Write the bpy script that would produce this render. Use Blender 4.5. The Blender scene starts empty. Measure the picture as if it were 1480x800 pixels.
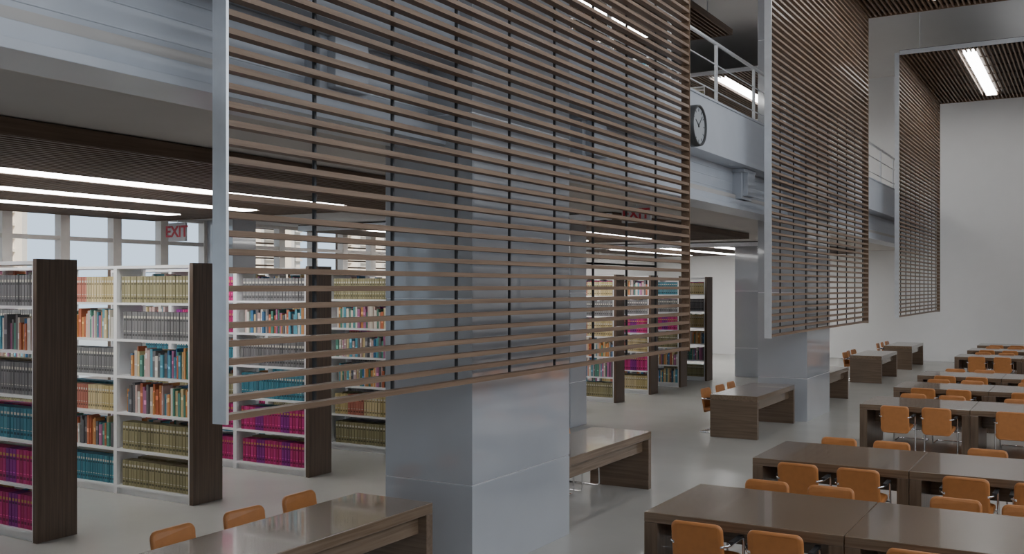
import bpy, math, random
from mathutils import Vector, Matrix
random.seed(7)
SC = bpy.context.scene
COL = SC.collection

# ------------------------------------------------------------------ materials
def newmat(name):
    m = bpy.data.materials.new(name); m.use_nodes = True
    nt = m.node_tree; b = nt.nodes["Principled BSDF"]
    return m, nt, b
def simple(name, col, rough=.5, metal=0., coat=0., noise=0.05, nscale=6., bump=0., spec=.5, em=0):
    m, nt, b = newmat(name)
    b.inputs['Roughness'].default_value = rough
    b.inputs['Metallic'].default_value = metal
    b.inputs['Coat Weight'].default_value = coat
    b.inputs['Coat Roughness'].default_value = .05
    b.inputs['Specular IOR Level'].default_value = spec
    if em:
        b.inputs['Emission Color'].default_value = col+(1,); b.inputs['Emission Strength'].default_value = em
    tc = nt.nodes.new('ShaderNodeTexCoord'); n = nt.nodes.new('ShaderNodeTexNoise')
    n.inputs['Scale'].default_value = nscale; n.inputs['Detail'].default_value = 5
    nt.links.new(tc.outputs['Object'], n.inputs['Vector'])
    r = nt.nodes.new('ShaderNodeValToRGB')
    r.color_ramp.elements[0].position = .3; r.color_ramp.elements[1].position = .7
    r.color_ramp.elements[0].color = tuple(c*(1-noise) for c in col)+(1,)
    r.color_ramp.elements[1].color = tuple(min(1, c*(1+noise)) for c in col)+(1,)
    nt.links.new(n.outputs['Fac'], r.inputs['Fac']); nt.links.new(r.outputs['Color'], b.inputs['Base Color'])
    if bump:
        bp = nt.nodes.new('ShaderNodeBump'); bp.inputs['Strength'].default_value = bump; bp.inputs['Distance'].default_value = .01
        nt.links.new(n.outputs['Fac'], bp.inputs['Height']); nt.links.new(bp.outputs['Normal'], b.inputs['Normal'])
    return m
def wood(name, dark, light, axis=0, rough=.35, coat=.3, s=1.0):
    m, nt, b = newmat(name)
    tc = nt.nodes.new('ShaderNodeTexCoord'); mp = nt.nodes.new('ShaderNodeMapping')
    sc = [38*s, 38*s, 38*s]; sc[axis] = 1.2*s
    mp.inputs['Scale'].default_value = sc
    n = nt.nodes.new('ShaderNodeTexNoise'); n.inputs['Scale'].default_value = 1.0; n.inputs['Detail'].default_value = 6; n.inputs['Distortion'].default_value = .4
    n2 = nt.nodes.new('ShaderNodeTexNoise'); n2.inputs['Scale'].default_value = 1.3; n2.inputs['Detail'].default_value = 2
    nt.links.new(tc.outputs['Object'], mp.inputs['Vector']); nt.links.new(mp.outputs['Vector'], n.inputs['Vector'])
    nt.links.new(tc.outputs['Object'], n2.inputs['Vector'])
    r = nt.nodes.new('ShaderNodeValToRGB')
    r.color_ramp.elements[0].position = .32; r.color_ramp.elements[1].position = .68
    r.color_ramp.elements[0].color = dark+(1,); r.color_ramp.elements[1].color = light+(1,)
    nt.links.new(n.outputs['Fac'], r.inputs['Fac'])
    mx = nt.nodes.new('ShaderNodeMixRGB'); mx.blend_type = 'MULTIPLY'; mx.inputs['Fac'].default_value = .3
    nt.links.new(r.outputs['Color'], mx.inputs['Color1']); nt.links.new(n2.outputs['Fac'], mx.inputs['Color2'])
    nt.links.new(mx.outputs['Color'], b.inputs['Base Color'])
    b.inputs['Roughness'].default_value = rough; b.inputs['Coat Weight'].default_value = coat; b.inputs['Coat Roughness'].default_value = .06
    bp = nt.nodes.new('ShaderNodeBump'); bp.inputs['Strength'].default_value = .05; bp.inputs['Distance'].default_value = .002
    nt.links.new(n.outputs['Fac'], bp.inputs['Height']); nt.links.new(bp.outputs['Normal'], b.inputs['Normal'])
    return m
def emit(name, col, s):
    m = bpy.data.materials.new(name); m.use_nodes = True; nt = m.node_tree
    nt.nodes.clear(); o = nt.nodes.new('ShaderNodeOutputMaterial'); e = nt.nodes.new('ShaderNodeEmission')
    e.inputs['Color'].default_value = col+(1,); e.inputs['Strength'].default_value = s
    nt.links.new(e.outputs[0], o.inputs[0]); return m

M_floor = simple('floor_polished_concrete', (.46,.45,.425), .24, noise=.035, nscale=1.2, spec=.5)
M_wall = simple('wall_white_paint', (.79,.79,.79), .75, noise=.012, nscale=2)
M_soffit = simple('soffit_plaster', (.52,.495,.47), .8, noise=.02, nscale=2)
M_ceil = simple('ceiling_plaster', (.62,.62,.62), .85, noise=.02, nscale=1)
M_beam = simple('painted_steel_beam', (.49,.52,.57), .35, noise=.03, nscale=3)
M_col = simple('column_glossy_panel', (.46,.48,.515), .12, metal=.0, coat=1., noise=.03, nscale=1.5, spec=.7)
M_joint = simple('joint_metal', (.85,.86,.88), .3, metal=.5)
M_steel = simple('brushed_steel', (.78,.80,.83), .3, metal=.5, noise=.04, nscale=10)
M_chrome = simple('chrome', (.8,.8,.82), .12, metal=1., noise=.01)
M_dark = simple('dark_metal', (.035,.037,.04), .45, noise=.05)
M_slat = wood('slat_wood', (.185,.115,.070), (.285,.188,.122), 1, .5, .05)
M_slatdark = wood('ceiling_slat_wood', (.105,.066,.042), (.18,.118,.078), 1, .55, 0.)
M_backing = simple('dark_backing', (.05,.038,.03), .8)
WD=((.172,.116,.074),(.272,.192,.130))
M_tabx = wood('table_walnut', WD[0],WD[1], 0, .24, .7)
M_taby = wood('desk_walnut', WD[0],WD[1], 1, .24, .7)
M_tabz = wood('leg_walnut', (.14,.094,.060),(.225,.158,.108), 2, .35, .3)
M_tabe = wood('desk_end_walnut', (.14,.094,.060),(.225,.158,.108), 0, .35, .3)
M_panel = wood('shelf_end_walnut', (.088,.056,.036), (.155,.102,.068), 2, .4, .15)
M_white = simple('white_shelf_metal', (.84,.85,.86), .4, noise=.01)
M_orange = simple('orange_leather', (.53,.215,.068), .42, noise=.06, nscale=14, bump=.15)
M_lamp = emit('lamp_tube', (1.,.99,.97), 15.)
M_red = simple('exit_red', (.46,.03,.05), .4)
M_sign = simple('sign_face', (.47,.47,.49), .4)
M_clock = simple('clock_face', (.40,.42,.44), .35)
M_beige = simple('sunlit_stucco', (.80,.72,.62), .8, noise=.05)
M_frame = simple('window_frame_paint', (.72,.68,.64), .5)
m, nt, b = newmat('book_cloth')
ca = nt.nodes.new('ShaderNodeVertexColor'); ca.layer_name = 'Col'
nt.links.new(ca.outputs['Color'], b.inputs['Base Color']); b.inputs['Roughness'].default_value = .55
M_book = m

# ------------------------------------------------------------------ mesh builder
class MB:
    def __init__(s): s.v=[]; s.f=[]; s.m=[]; s.c=[]; s.sm=[]
    def box(s, x0,x1,y0,y1,z0,z1, m=0, col=None):
        x0,x1=min(x0,x1),max(x0,x1); y0,y1=min(y0,y1),max(y0,y1); z0,z1=min(z0,z1),max(z0,z1)
        b=len(s.v)
        s.v += [(x0,y0,z0),(x1,y0,z0),(x1,y1,z0),(x0,y1,z0),(x0,y0,z1),(x1,y0,z1),(x1,y1,z1),(x0,y1,z1)]
        for q in ((0,3,2,1),(4,5,6,7),(0,1,5,4),(1,2,6,5),(2,3,7,6),(3,0,4,7)):
            s.f.append(tuple(b+i for i in q)); s.m.append(m); s.c.append(col or (1,1,1)); s.sm.append(False)
    def ring(s, pts_list, m=0, cap=True, smooth=True):
        b=len(s.v); n=len(pts_list[0])
        for P in pts_list: s.v += [tuple(p) for p in P]
        for k in range(len(pts_list)-1):
            for i in range(n):
                j=(i+1)%n
                s.f.append((b+k*n+i, b+k*n+j, b+(k+1)*n+j, b+(k+1)*n+i)); s.m.append(m); s.c.append((1,1,1)); s.sm.append(smooth)
        if cap:
            s.f.append(tuple(b+i for i in reversed(range(n)))); s.m.append(m); s.c.append((1,1,1)); s.sm.append(False)
            e=b+(len(pts_list)-1)*n
            s.f.append(tuple(e+i for i in range(n))); s.m.append(m); s.c.append((1,1,1)); s.sm.append(False)
    def tube(s, path, r, m=0, n=8):
        path=[Vector(p) for p in path]; rings=[]; up=None
        for i,p in enumerate(path):
            t=(path[min(i+1,len(path)-1)]-path[max(i-1,0)]).normalized()
            if up is None:
                up = Vector((1,0,0)) if abs(t.x)<.9 else Vector((0,0,1))
            a=(up-t*up.dot(t)).normalized(); up=a; c=t.cross(a)
            rings.append([p+a*math.cos(2*math.pi*k/n)*r+c*math.sin(2*math.pi*k/n)*r for k in range(n)])
        s.ring(rings, m)
    def mesh(s, name, mats, colors=False):
        me=bpy.data.meshes.new(name); me.from_pydata(s.v,[],s.f); 
        for mt in mats: me.materials.append(mt)
        me.polygons.foreach_set('material_index', s.m)
        me.polygons.foreach_set('use_smooth', s.sm)
        if colors:
            at=me.color_attributes.new('Col','FLOAT_COLOR','CORNER'); buf=[]
            for f,c in zip(s.f,s.c): buf += list((c[0],c[1],c[2],1.))*len(f)
            at.data.foreach_set('color', buf)
        me.update(); return me
def obj(name, me, loc=(0,0,0), rz=0, parent=None, bevel=0):
    o=bpy.data.objects.new(name, me); COL.objects.link(o); o.location=loc; o.rotation_euler=(0,0,rz)
    if parent: o.parent=parent
    if bevel:
        b=o.modifiers.new('bevel','BEVEL'); b.width=bevel; b.segments=2; b.limit_method='ANGLE'
    return o
def empty(name, loc=(0,0,0), rz=0):
    o=bpy.data.objects.new(name,None); COL.objects.link(o); o.location=loc; o.rotation_euler=(0,0,rz); o.empty_display_size=.1; return o
def fillet(pts, r, n=5):
    pts=[Vector(p) for p in pts]; out=[pts[0]]
    for i in range(1,len(pts)-1):
        a,b,c=pts[i-1],pts[i],pts[i+1]; d1=(a-b).normalized(); d2=(c-b).normalized()
        p0=b+d1*r; p2=b+d2*r
        for k in range(n+1):
            t=k/n; out.append(p0*(1-t)**2+b*2*t*(1-t)+p2*t*t)
    out.append(pts[-1]); return out

# ------------------------------------------------------------------ room shell
YW=36.4; YB=-7.; XL=-14.7; XR=7.5; ZC=9.8
def shell(name, bx, mat, bevel=0):
    b=MB(); 
    for q in bx: b.box(*q)
    return obj(name, b.mesh(name,[mat]), bevel=bevel)
shell('floor', [(XL-.3,XR+.3,YB-.3,YW+.3,-.2,0)], M_floor)
shell('ceiling', [(XL-.3,XR+.3,YB-.3,YW+.3,ZC,ZC+.3)], M_ceil)
shell('wall_end', [(XL-.3,XR+.3,YW,YW+.3,0,ZC)], M_wall)
shell('wall_behind', [(XL-.3,XR+.3,YB-.3,YB,0,ZC)], M_wall)
bx=[(XR,XR+.3,YB,YW,0,4.6),(XR,XR+.3,YB,YW,9.6,ZC),(XR,XR+.3,26,YW,4.6,9.6)]
y=YB
while y<26: bx.append((XR,XR+.3,y,y+.5,4.6,9.6)); y+=4.29
shell('wall_right', bx, M_wall)
# window wall
bx=[(XL-.3,XL,YB,YW,0,.9),(XL-.3,XL,YB,YW,3.78,ZC)]
pitch=1.02
fr=MB()
for y in [10.5+pitch*k for k in range(-17,14)]:
    fr.box(XL-.14,XL+.02,y-.085,y+.085,.9,3.78)
fr.box(XL-.12,XL,YB,YW,3.28,3.35); fr.box(XL-.12,XL,YB,YW,.9,.98); fr.box(XL-.12,XL,YB,YW,3.72,3.78); fr.box(XL-.12,XL,YB,YW,2.1,2.15)
bx.append((XL-.3,XL,24.5,YW,.9,3.78))
shell('wall_window_side', bx, M_wall)
obj('window_1', fr.mesh('window_1',[M_frame]))
# second floor slab
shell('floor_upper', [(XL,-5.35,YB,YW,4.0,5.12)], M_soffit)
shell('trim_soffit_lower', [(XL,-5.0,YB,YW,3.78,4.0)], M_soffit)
# edge beam
bb=MB()
bb.box(-4.72,-5.35,YB,YW,4.42,5.17)      # upper fascia
bb.box(-4.70,-5.0,YB,YW,5.17,5.20)
bb.box(-5.05,-5.35,YB,YW,3.90,4.42)      # web
bb.box(-4.86,-5.35,YB,YW,3.74,3.80)      # lower flange
bb.box(-4.95,-5.35,YB,YW,3.80,3.92)
for z in (4.05,4.2,4.33): bb.box(-5.045,-5.10,YB,YW,z,z+.012)
obj('balcony_edge_beam', bb.mesh('balcony_edge_beam',[M_beam]), bevel=.004)
for yb in (5.6,9.95,15.75,21.5):
    b=MB(); b.box(-4.90,-5.06,yb,yb+.55,3.93,4.40); b.box(-4.82,-4.90,yb+.08,yb+.47,3.98,4.36); b.box(-4.84,-5.06,yb-.05,yb+.60,4.36,4.42)
    obj('beam_bracket', b.mesh('beam_bracket',[M_beam]), bevel=.008)
# columns
def column(x0,x1,y0,y1,ztop,name='column'):
    b=MB(); g=.010
    seams=[0,.8,2.4,4.0,5.6,7.2]; seams=[s for s in seams if s<ztop]+[ztop]
    for a,c in zip(seams,seams[1:]): b.box(x0,x1,y0,y1,a+(g/2 if a else 0),c-(g/2 if c<ztop else 0))
    b.box(x0+.006,x1-.006,y0+.006,y1-.006,0,ztop,1)
    return obj(name,b.mesh(name,[M_col,M_joint]),bevel=.003)
for y0 in (-4.3,7.19,18.75):
    column(-5.52,-4.59,y0,y0+1.83,ZC)
    column(4.59,5.52,y0,y0+1.83,ZC)
for y0 in (4.4,15.8,27.4): column(-8.72,-8.02,y0,y0+.65,3.78,'interior_column')
for y0 in (1.9,13.55): column(-14.68,-14.0,y0,y0+.6,3.78,'interior_column')

# ------------------------------------------------------------------ screens
BAY=[(4.13,11.72),(15.35,23.05),(27.1,35.0)]
ZS=1.73; ZT=8.52
for (y0,y1) in BAY:
    b=MB(); z=ZS
    while z<ZT-.05:
        b.box(-4.385,-4.305,y0,y1,z,z+.035,0); z+=.1065
    yy=y0+.84
    while yy<y1-.1:
        b.box(-4.407,-4.387,yy-.010,yy+.010,ZS,ZT,1); yy+=.84
    b.box(-4.41,-4.30,y0-.02,y0,ZS-.02,ZT,2)
    b.box(-4.41,-4.30,y1,y1+.015,ZS-.02,ZT,0)
    obj('wood_slat_screen', b.mesh('wood_slat_screen',[M_slat,M_dark,M_steel]))
def panel(name,x0,x1,y0,y1,z,lights,zc,pitch=.105,mat=M_slatdark,lw=.28):
    b=MB(); x=x0+.03
    while x<x1-.03:
        if not any(abs(x+.015-l)<lw/2+.03 for l in lights): b.box(x,x+.035,y0,y1,z,z+.07,0)
        else:
            b.box(x,x+.035,y0,y0+.6,z,z+.07,0); b.box(x,x+.035,y1-.75,y1,z,z+.07,0)
        x+=pitch
    b.box(x0,x1,y0,y1,z+.10,z+.115,1)  # dark sheet added so the gaps between slats look shaded
    yy=y0+.5
    while yy<y1: b.box(x0,x1,yy,yy+.03,z+.07,z+.10,1); yy+=1.2
    b.box(x0,x1,y0-.02,y0,z-.01,z+.10,2); b.box(x0,x1,y1,y1+.02,z-.01,z+.12,0)
    b.box(x0-.01,x0,y0,y1,z-.01,z+.12,0); b.box(x1,x1+.01,y0,y1,z-.01,z+.12,0)
    for l in lights: b.box(l-lw/2,l+lw/2,y0+.62,y1-.77,z-.004,z+.07,3)
    if zc>z+.3:
        for xx in (x0+.4,(x0+x1)/2,x1-.4):
            for q in (y0+.6,y1-.6): b.box(xx-.008,xx+.008,q-.008,q+.008,z+.11,zc,2)
    else: b.box(x0+.2,x1-.2,y0+.2,y1-.2,z+.115,zc,1)
    obj(name,b.mesh(name,[mat,M_backing,M_steel,M_lamp]))
LX=(-9.28,-10.95,-12.6)
for (y0,y1) in BAY:
    panel('slatted_ceiling_panel_with_lights',-4.29,4.29,y0,y1,ZT-.05,(-2.72,2.72),ZC,mat=M_slat)
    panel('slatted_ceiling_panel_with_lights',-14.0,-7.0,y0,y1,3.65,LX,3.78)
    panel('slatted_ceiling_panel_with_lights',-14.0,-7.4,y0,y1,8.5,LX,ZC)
# ------------------------------------------------------------------ railing
b=MB(); y=-6.6
while y<YW:
    b.box(-4.93,-4.89,y-.025,y+.025,5.2,6.15,0); y+=1.92
b.tube([(-4.91,YB+.1,6.17),(-4.91,YW-.02,6.17)],.028,0)
for z in (5.45,5.85): b.tube([(-4.91,YB+.1,z),(-4.91,YW-.02,z)],.010,0)
obj('balcony_railing', b.mesh('balcony_railing',[M_steel]))

# ------------------------------------------------------------------ bookshelves
GREY=[(.20,.20,.205),(.17,.17,.175),(.24,.24,.245)]
OLIVE=[(.31,.28,.15),(.35,.32,.18),(.26,.24,.13)]
TEAL=[(.05,.22,.29),(.08,.29,.36),(.05,.18,.25)]
MAG=[(.46,.02,.14),(.52,.03,.20),(.24,.015,.24)]
TAN=[(.52,.42,.20),(.60,.50,.28),(.48,.17,.12)]
MIX=[(.62,.58,.5),(.05,.17,.33),(.52,.16,.08),(.09,.26,.20),(.66,.55,.30),(.14,.14,.15),(.10,.32,.42),(.60,.28,.10),(.72,.70,.64),(.42,.16,.30),(.62,.45,.42)]
STY={'g':GREY,'o':OLIVE,'t':TEAL,'m':MAG,'n':TAN,'x':MIX}
SH=2.76; SW=1.3; NB=3; SD=.43; BASE=.08; P=(SH-BASE-.03)/6
def books_mesh(layout, name):
    b=MB()
    for side in (-1,1):
        for bay in range(NB):
            for lev in range(6):
                st=layout[bay][lev] if side==-1 else random.choice('goxntm')
                x1=-bay*SW-.05; x0=-(bay+1)*SW+.05
                z=BASE+.03+P*(5-lev)
                x=x1-.01; end=x0+.02+(random.random()*.12 if st=='x' else 0)
                basew=random.uniform(.044,.056); baseh=random.uniform(.30,.335)
                seg=0
                while x-.05>end:
                    pal=STY[st]; seg+=1
                    if st=='x': w=random.uniform(.022,.052); h=random.uniform(.24,.36); c=random.choice(pal); dd=random.uniform(0,.04)
                    elif st=='m': w=basew*random.uniform(.96,1.04); h=baseh; c=pal[2] if seg%9>5 else pal[seg%2]; dd=.004*random.random()
                    else: w=basew*random.uniform(.96,1.04); h=baseh; c=pal[0] if random.random()<.75 else random.choice(pal); dd=0.006*random.random()
                    if st=='n': c=pal[(seg//6)%3]
                    f=random.uniform(.85,1.15); c=tuple(q*f for q in c)
                    yf=side*(SD/2-.03-dd); yb=side*.03
                    lab=(.60,.58,.50) if st in 'gont' else tuple(min(1,q*2.2+.05) for q in c)
                    blk=tuple(q*.35 for q in c)
                    g=.007 if st!='x' else .002
                    xa=x-w+g
                    b.box(xa,x,yf,yb,z,z+h,0,c)
                    e=.0015*side
                    if st!='x' :
                        for (a,d,cc) in ((.68,.74,blk),(.77,.85,lab if st!='m' else (.5,.3,.1)),(.12,.20,blk),(.28,.30,lab)):
                            b.box(xa+.007,x-.007,yf+e,yf-e,z+h*a,z+h*d,0,cc)
                    elif random.random()<.7:
                        a=random.uniform(.3,.7); b.box(xa+.004,x-.004,yf+e,yf-e,z+h*a,z+h*(a+random.uniform(.06,.2)),0,lab)
                    x-=w
    return b.mesh(name,[M_book],True)
def frame_mesh():
    b=MB(); T=NB*SW
    b.box(0,.055,-SD/2-.01,SD/2+.01,0,SH+.02,1); b.box(-T-.055,-T,-SD/2-.01,SD/2+.01,0,SH+.02,1)
    for lev in range(6):
        z=BASE+P*lev; 
        b.box(-T,0,-SD/2,SD/2,z,z+.028,0)
    b.box(-T,0,-SD/2,SD/2,SH-.035,SH,0)
    b.box(-T,0,-SD/2+.03,SD/2-.03,0,BASE,0)
    for k in range(NB+1):
        x=-k*SW; w=.03
        b.box(x-w if k<NB else x, x+w if k>0 else x, -SD/2+.001,-SD/2+.05,.0,SH-.002,0)
        b.box(x-w if k<NB else x, x+w if k>0 else x, SD/2-.05,SD/2-.001,.0,SH-.002,0)
        b.box(x-.012 if k<NB else x, x+.012 if k>0 else x, -SD/2+.05,SD/2-.05,BASE,SH-.035,0)
    return b.mesh('bookshelf_frame',[M_white,M_panel])
FR=frame_mesh()
LAY=[['gxgtmm','gxgtmm','xggtmm'],
     ['ogxxoo','nxgnxt','ngxotg'],
     ['gxgtmm','mmtomm','gxtomg'],
     ['oxxxno','gxxtog','xggtmt']]
def rl(): return [''.join(random.choice('ggooxxxtnm') for _ in range(6)) for _ in range(3)]
MESH=[books_mesh(l,'books') for l in LAY]+[books_mesh(rl(),'books') for _ in range(3)]
Y0=(9.67-8.9*.504)/.8637+.27
for k in range(11):
    y=Y0+1.952*k
    e=empty('bookshelf',(-8.955,y,0)); obj('frame',FR,parent=e); obj('books',MESH[k if k<4 else 4+(k*2)%3],parent=e)
    if k>=3:
        e=empty('bookshelf',(-8.955,y,5.12)); obj('frame',FR,parent=e); obj('books',MESH[(k*3+1)%7],parent=e)
for y in (Y0-1.957,):
    e=empty('bookshelf',(-8.955,y,0)); obj('frame',FR,parent=e); obj('books',MESH[5],parent=e)

# ------------------------------------------------------------------ tables
def table_mesh():
    b=MB(); W=1.545; D=1.32
    b.box(-W/2,W/2,-D/2,D/2,.63,.71)
    b.box(-W/2,-W/2+.11,-D/2,D/2,0,.63,1); b.box(W/2-.11,W/2,-D/2,D/2,0,.63,1)
    b.box(-W/2+.11,W/2-.11,-.02,.02,.38,.63)
    return b.mesh('reading_table',[M_tabx,M_tabz])
TM=table_mesh()
def desk_mesh():
    b=MB(); D=2.38; W=.8
    b.box(-W/2,W/2,-D/2,D/2,.62,.71)
    b.box(-W/2,W/2,-D/2,-D/2+.09,0,.62,1); b.box(-W/2,W/2,D/2-.09,D/2,0,.62,1)
    b.box(W/2-.12,W/2-.08,-D/2+.09,D/2-.09,.46,.62)
    return b.mesh('study_desk',[M_taby,M_tabe])
DM=desk_mesh()
# chair : faces +Y, backrest at -Y
def slab(b, w,h,t,r,M,m=0,curve=0.):
    pts=[]
    for (cx,cy,a0) in ((w/2-r,h/2-r,0),(-w/2+r,h/2-r,90),(-w/2+r,-h/2+r,180),(w/2-r,-h/2+r,270)):
        for k in range(6):
            a=math.radians(a0+k*18); pts.append((cx+r*math.cos(a),cy+r*math.sin(a)))
    rings=[]
    for (ins,z) in ((.016,-t/2),(.005,-t/2+.005),(0,-t/2+.015),(0,t/2-.015),(.005,t/2-.005),(.016,t/2)):
        fx=(w-2*ins)/w; fy=(h-2*ins)/h
        rings.append([M@Vector((x*fx,y*fy,z+curve*((x/(w/2))**2))) for x,y in pts])
    b.ring(rings,m)
def chair_mesh():
    b=MB()
    slab(b,.42,.42,.055,.06,Matrix.Translation((0,.03,.415))@Matrix.Rotation(math.radians(3),4,'X'),0)
    slab(b,.40,.41,.045,.055,Matrix.Translation((0,-.20,.545))@Matrix.Rotation(math.radians(99),4,'X'),0,curve=-.02)
    for s in (-1,1):
        x=s*.228
        b.tube(fillet([(x,-.22,.012),(x,.22,.012),(x,.20,.585),(x,-.16,.585),(s*.18,-.213,.585)],.05),.011,1)
        b.box(x-.018,x+.018,-.10,.14,.591,.608,2)
    b.tube([(-.228,-.22,.012),(.228,-.22,.012)],.011,1)
    b.tube([(-.228,.205,.38),(.228,.205,.38)],.009,1)
    return b.mesh('reading_chair',[M_orange,M_chrome,M_dark])
CM=chair_mesh()
ROWS=[4.4,7.4,10.33,15.9,18.9,21.7,28.0,31.0,33.8]
for i,yf in enumerate(ROWS):
    for u in range(4):
        xc=-3.1+.775+u*1.55
        obj('reading_table',TM,(xc,yf+.66,0),bevel=.005)
        for dx in (-.22,.35):
            jy=random.uniform(-.03,.03); jr=random.uniform(-.04,.04)
            obj('reading_chair',CM,(xc+dx+random.uniform(-.015,.015),yf-.10+jy,0),jr)
            if yf<33: obj('reading_chair',CM,(xc+dx+(.03 if i==0 else 0)+random.uniform(-.015,.015),yf+1.32+.06-jy,0),math.pi+jr)
for yn in (4.45,9.2,16.1,20.8,27.2,32.2):
    yc=yn+1.19; obj('study_desk',DM,(-5.15,yc,0),bevel=.005)
    for dy in (-.60,.09,.78):
        obj('reading_chair',CM,(-5.62+random.uniform(-.03,.03),yc+dy,0),-math.pi/2+random.uniform(-.08,.08))

# ------------------------------------------------------------------ clock
e=empty('wall_clock',(-4.72,12.92,4.69))
def disc(b,r,x0,x1,m,n=48,rin=None):
    b.ring([[(x,r*math.cos(2*math.pi*k/n),r*math.sin(2*math.pi*k/n)) for k in range(n)] for x in (x0,x1)],m)
b=MB(); disc(b,.28,0,.10,0); 
n=48
b.ring([[(x,r*math.cos(2*math.pi*k/n),r*math.sin(2*math.pi*k/n)) for k in range(n)] for (x,r) in ((.09,.28),(.13,.275),(.13,.25),(.105,.245))],0,cap=False)
disc(b,.248,.10,.106,1)
obj('case',b.mesh('clock_case',[M_dark,M_clock]),parent=e)
b=MB()
for k in range(12):
    a=k*math.pi/6; c,s=math.cos(a),math.sin(a)
    b.ring([[(x,c*r-s*w,s*r+c*w) for (r,w) in ((.19,-.006),(.23,-.006),(.23,.006),(.19,.006))] for x in (.106,.109)],0)
for (a,L,w) in ((math.radians(150),.14,.010),(math.radians(45),.19,.007)):
    c,s=math.cos(a),math.sin(a)
    b.ring([[(x,c*r-s*q,s*r+c*q) for (r,q) in ((-.03,-w),(L,-w*.5),(L,w*.5),(-.03,w))] for x in (.109,.113)],0)
obj('hands',b.mesh('clock_hands',[M_dark]),parent=e)
# ------------------------------------------------------------------ exit signs
def exit_sign(x,y,ztop,w,h,zc):
    e=empty('exit_sign',(x,y,ztop))
    b=MB(); b.box(-w/2,w/2,0,.05,-h,0,0); b.tube([(0,.025,0),(0,.025,zc-ztop)],.01,1)
    obj('housing',b.mesh('exit_housing',[M_sign,M_steel]),parent=e,bevel=.004)
    cu=bpy.data.curves.new('exit_text','FONT'); cu.body='EXIT'; cu.size=h*.85; cu.align_x='CENTER'; cu.align_y='CENTER'; cu.extrude=.003; cu.offset=.006
    cu.materials.append(M_red); t=bpy.data.objects.new('letters',cu); COL.objects.link(t); t.parent=e
    t.location=(0,-.004,-h/2); t.rotation_euler=(math.pi/2,0,0)
exit_sign(-13.75,12.0,3.62,.42,.32,3.78)
exit_sign(-6.1,14.25,3.76,.48,.26,3.78)

# ------------------------------------------------------------------ outside
b=MB(); 
for (a,c) in ((4,16.6),(23.3,27.5),(30,46)):
    b.box(-25.2,-25.,a,c,-1,9)
    y=a+.3
    while y<c: b.box(-25,-24.6,y,y+.15,-1,9); y+=1.5  # vertical fins added to throw diagonal shadows on the facade
    z=1.
    while z<8: b.box(-25,-24.9,a,c,z,z+.08); z+=.35
obj('neighbour_building', b.mesh('neighbour_building',[M_beige]))
b=MB()
for (a,c) in ((5.5,9.95),(14.6,16.6),(18.4,24)):
    z=2.0
    while z<4.5: b.box(XL-.9,XL-.84,a,c,z,z+.035); z+=.16
    for q in (a,(a+c)/2,c): b.box(XL-.92,XL-.88,q,q+.04,-.2,4.6)
obj('exterior_louver', b.mesh('exterior_louver',[M_slatdark]))
b=MB(); b.box(-60,XL-.3,-30,70,-.4,-.2); obj('ground_outside', b.mesh('ground_outside',[simple('paving',(.4,.4,.38),.8)]))

# ------------------------------------------------------------------ light
w=bpy.data.worlds.new('World'); SC.world=w; w.use_nodes=True
bg=w.node_tree.nodes['Background']; bg.inputs[0].default_value=(.62,.79,.98,1); bg.inputs[1].default_value=1.5
s=bpy.data.lights.new('sun','SUN'); s.energy=6; s.angle=.01; s.color=(1,.94,.85)
so=bpy.data.objects.new('sun',s); COL.objects.link(so)
so.rotation_euler=Vector((-.75,1,-.9)).to_track_quat('-Z','Y').to_euler()
def area(name,loc,d,sx,sy,p,col=(1,1,1)):
    l=bpy.data.lights.new(name,'AREA'); l.shape='RECTANGLE'; l.size=sx; l.size_y=sy; l.energy=p; l.color=col
    o=bpy.data.objects.new(name,l); COL.objects.link(o); o.location=loc
    o.rotation_euler=Vector(d).to_track_quat('-Z','Y').to_euler()
    return o
for yy,p in ((0,290),(10,270),(20,175)): area('hall_side_fill',(XR-.1,yy,7.0),(-1,0,-.3),8.5,4.2,p,(.98,.985,1))  # added fill lamps lighting the hall from invented right-wall openings
for yy,p in ((8,45),(19,40),(31,12)): area('ceiling_gap_fill',(-1.5,yy,8.68),(0,0,1),.3,6,p,(1,1,1))  # added fill brightening the dark gap above the panels, not a real fitting

# ------------------------------------------------------------------ camera
cam=bpy.data.cameras.new('camera'); co=bpy.data.objects.new('camera',cam); COL.objects.link(co)
cam.sensor_width=36; cam.lens=35; cam.shift_y=15/1480; cam.clip_start=.05; cam.clip_end=300
co.location=(0,0,2.5); co.rotation_euler=(math.pi/2,0,math.radians(30.27))
SC.camera=co
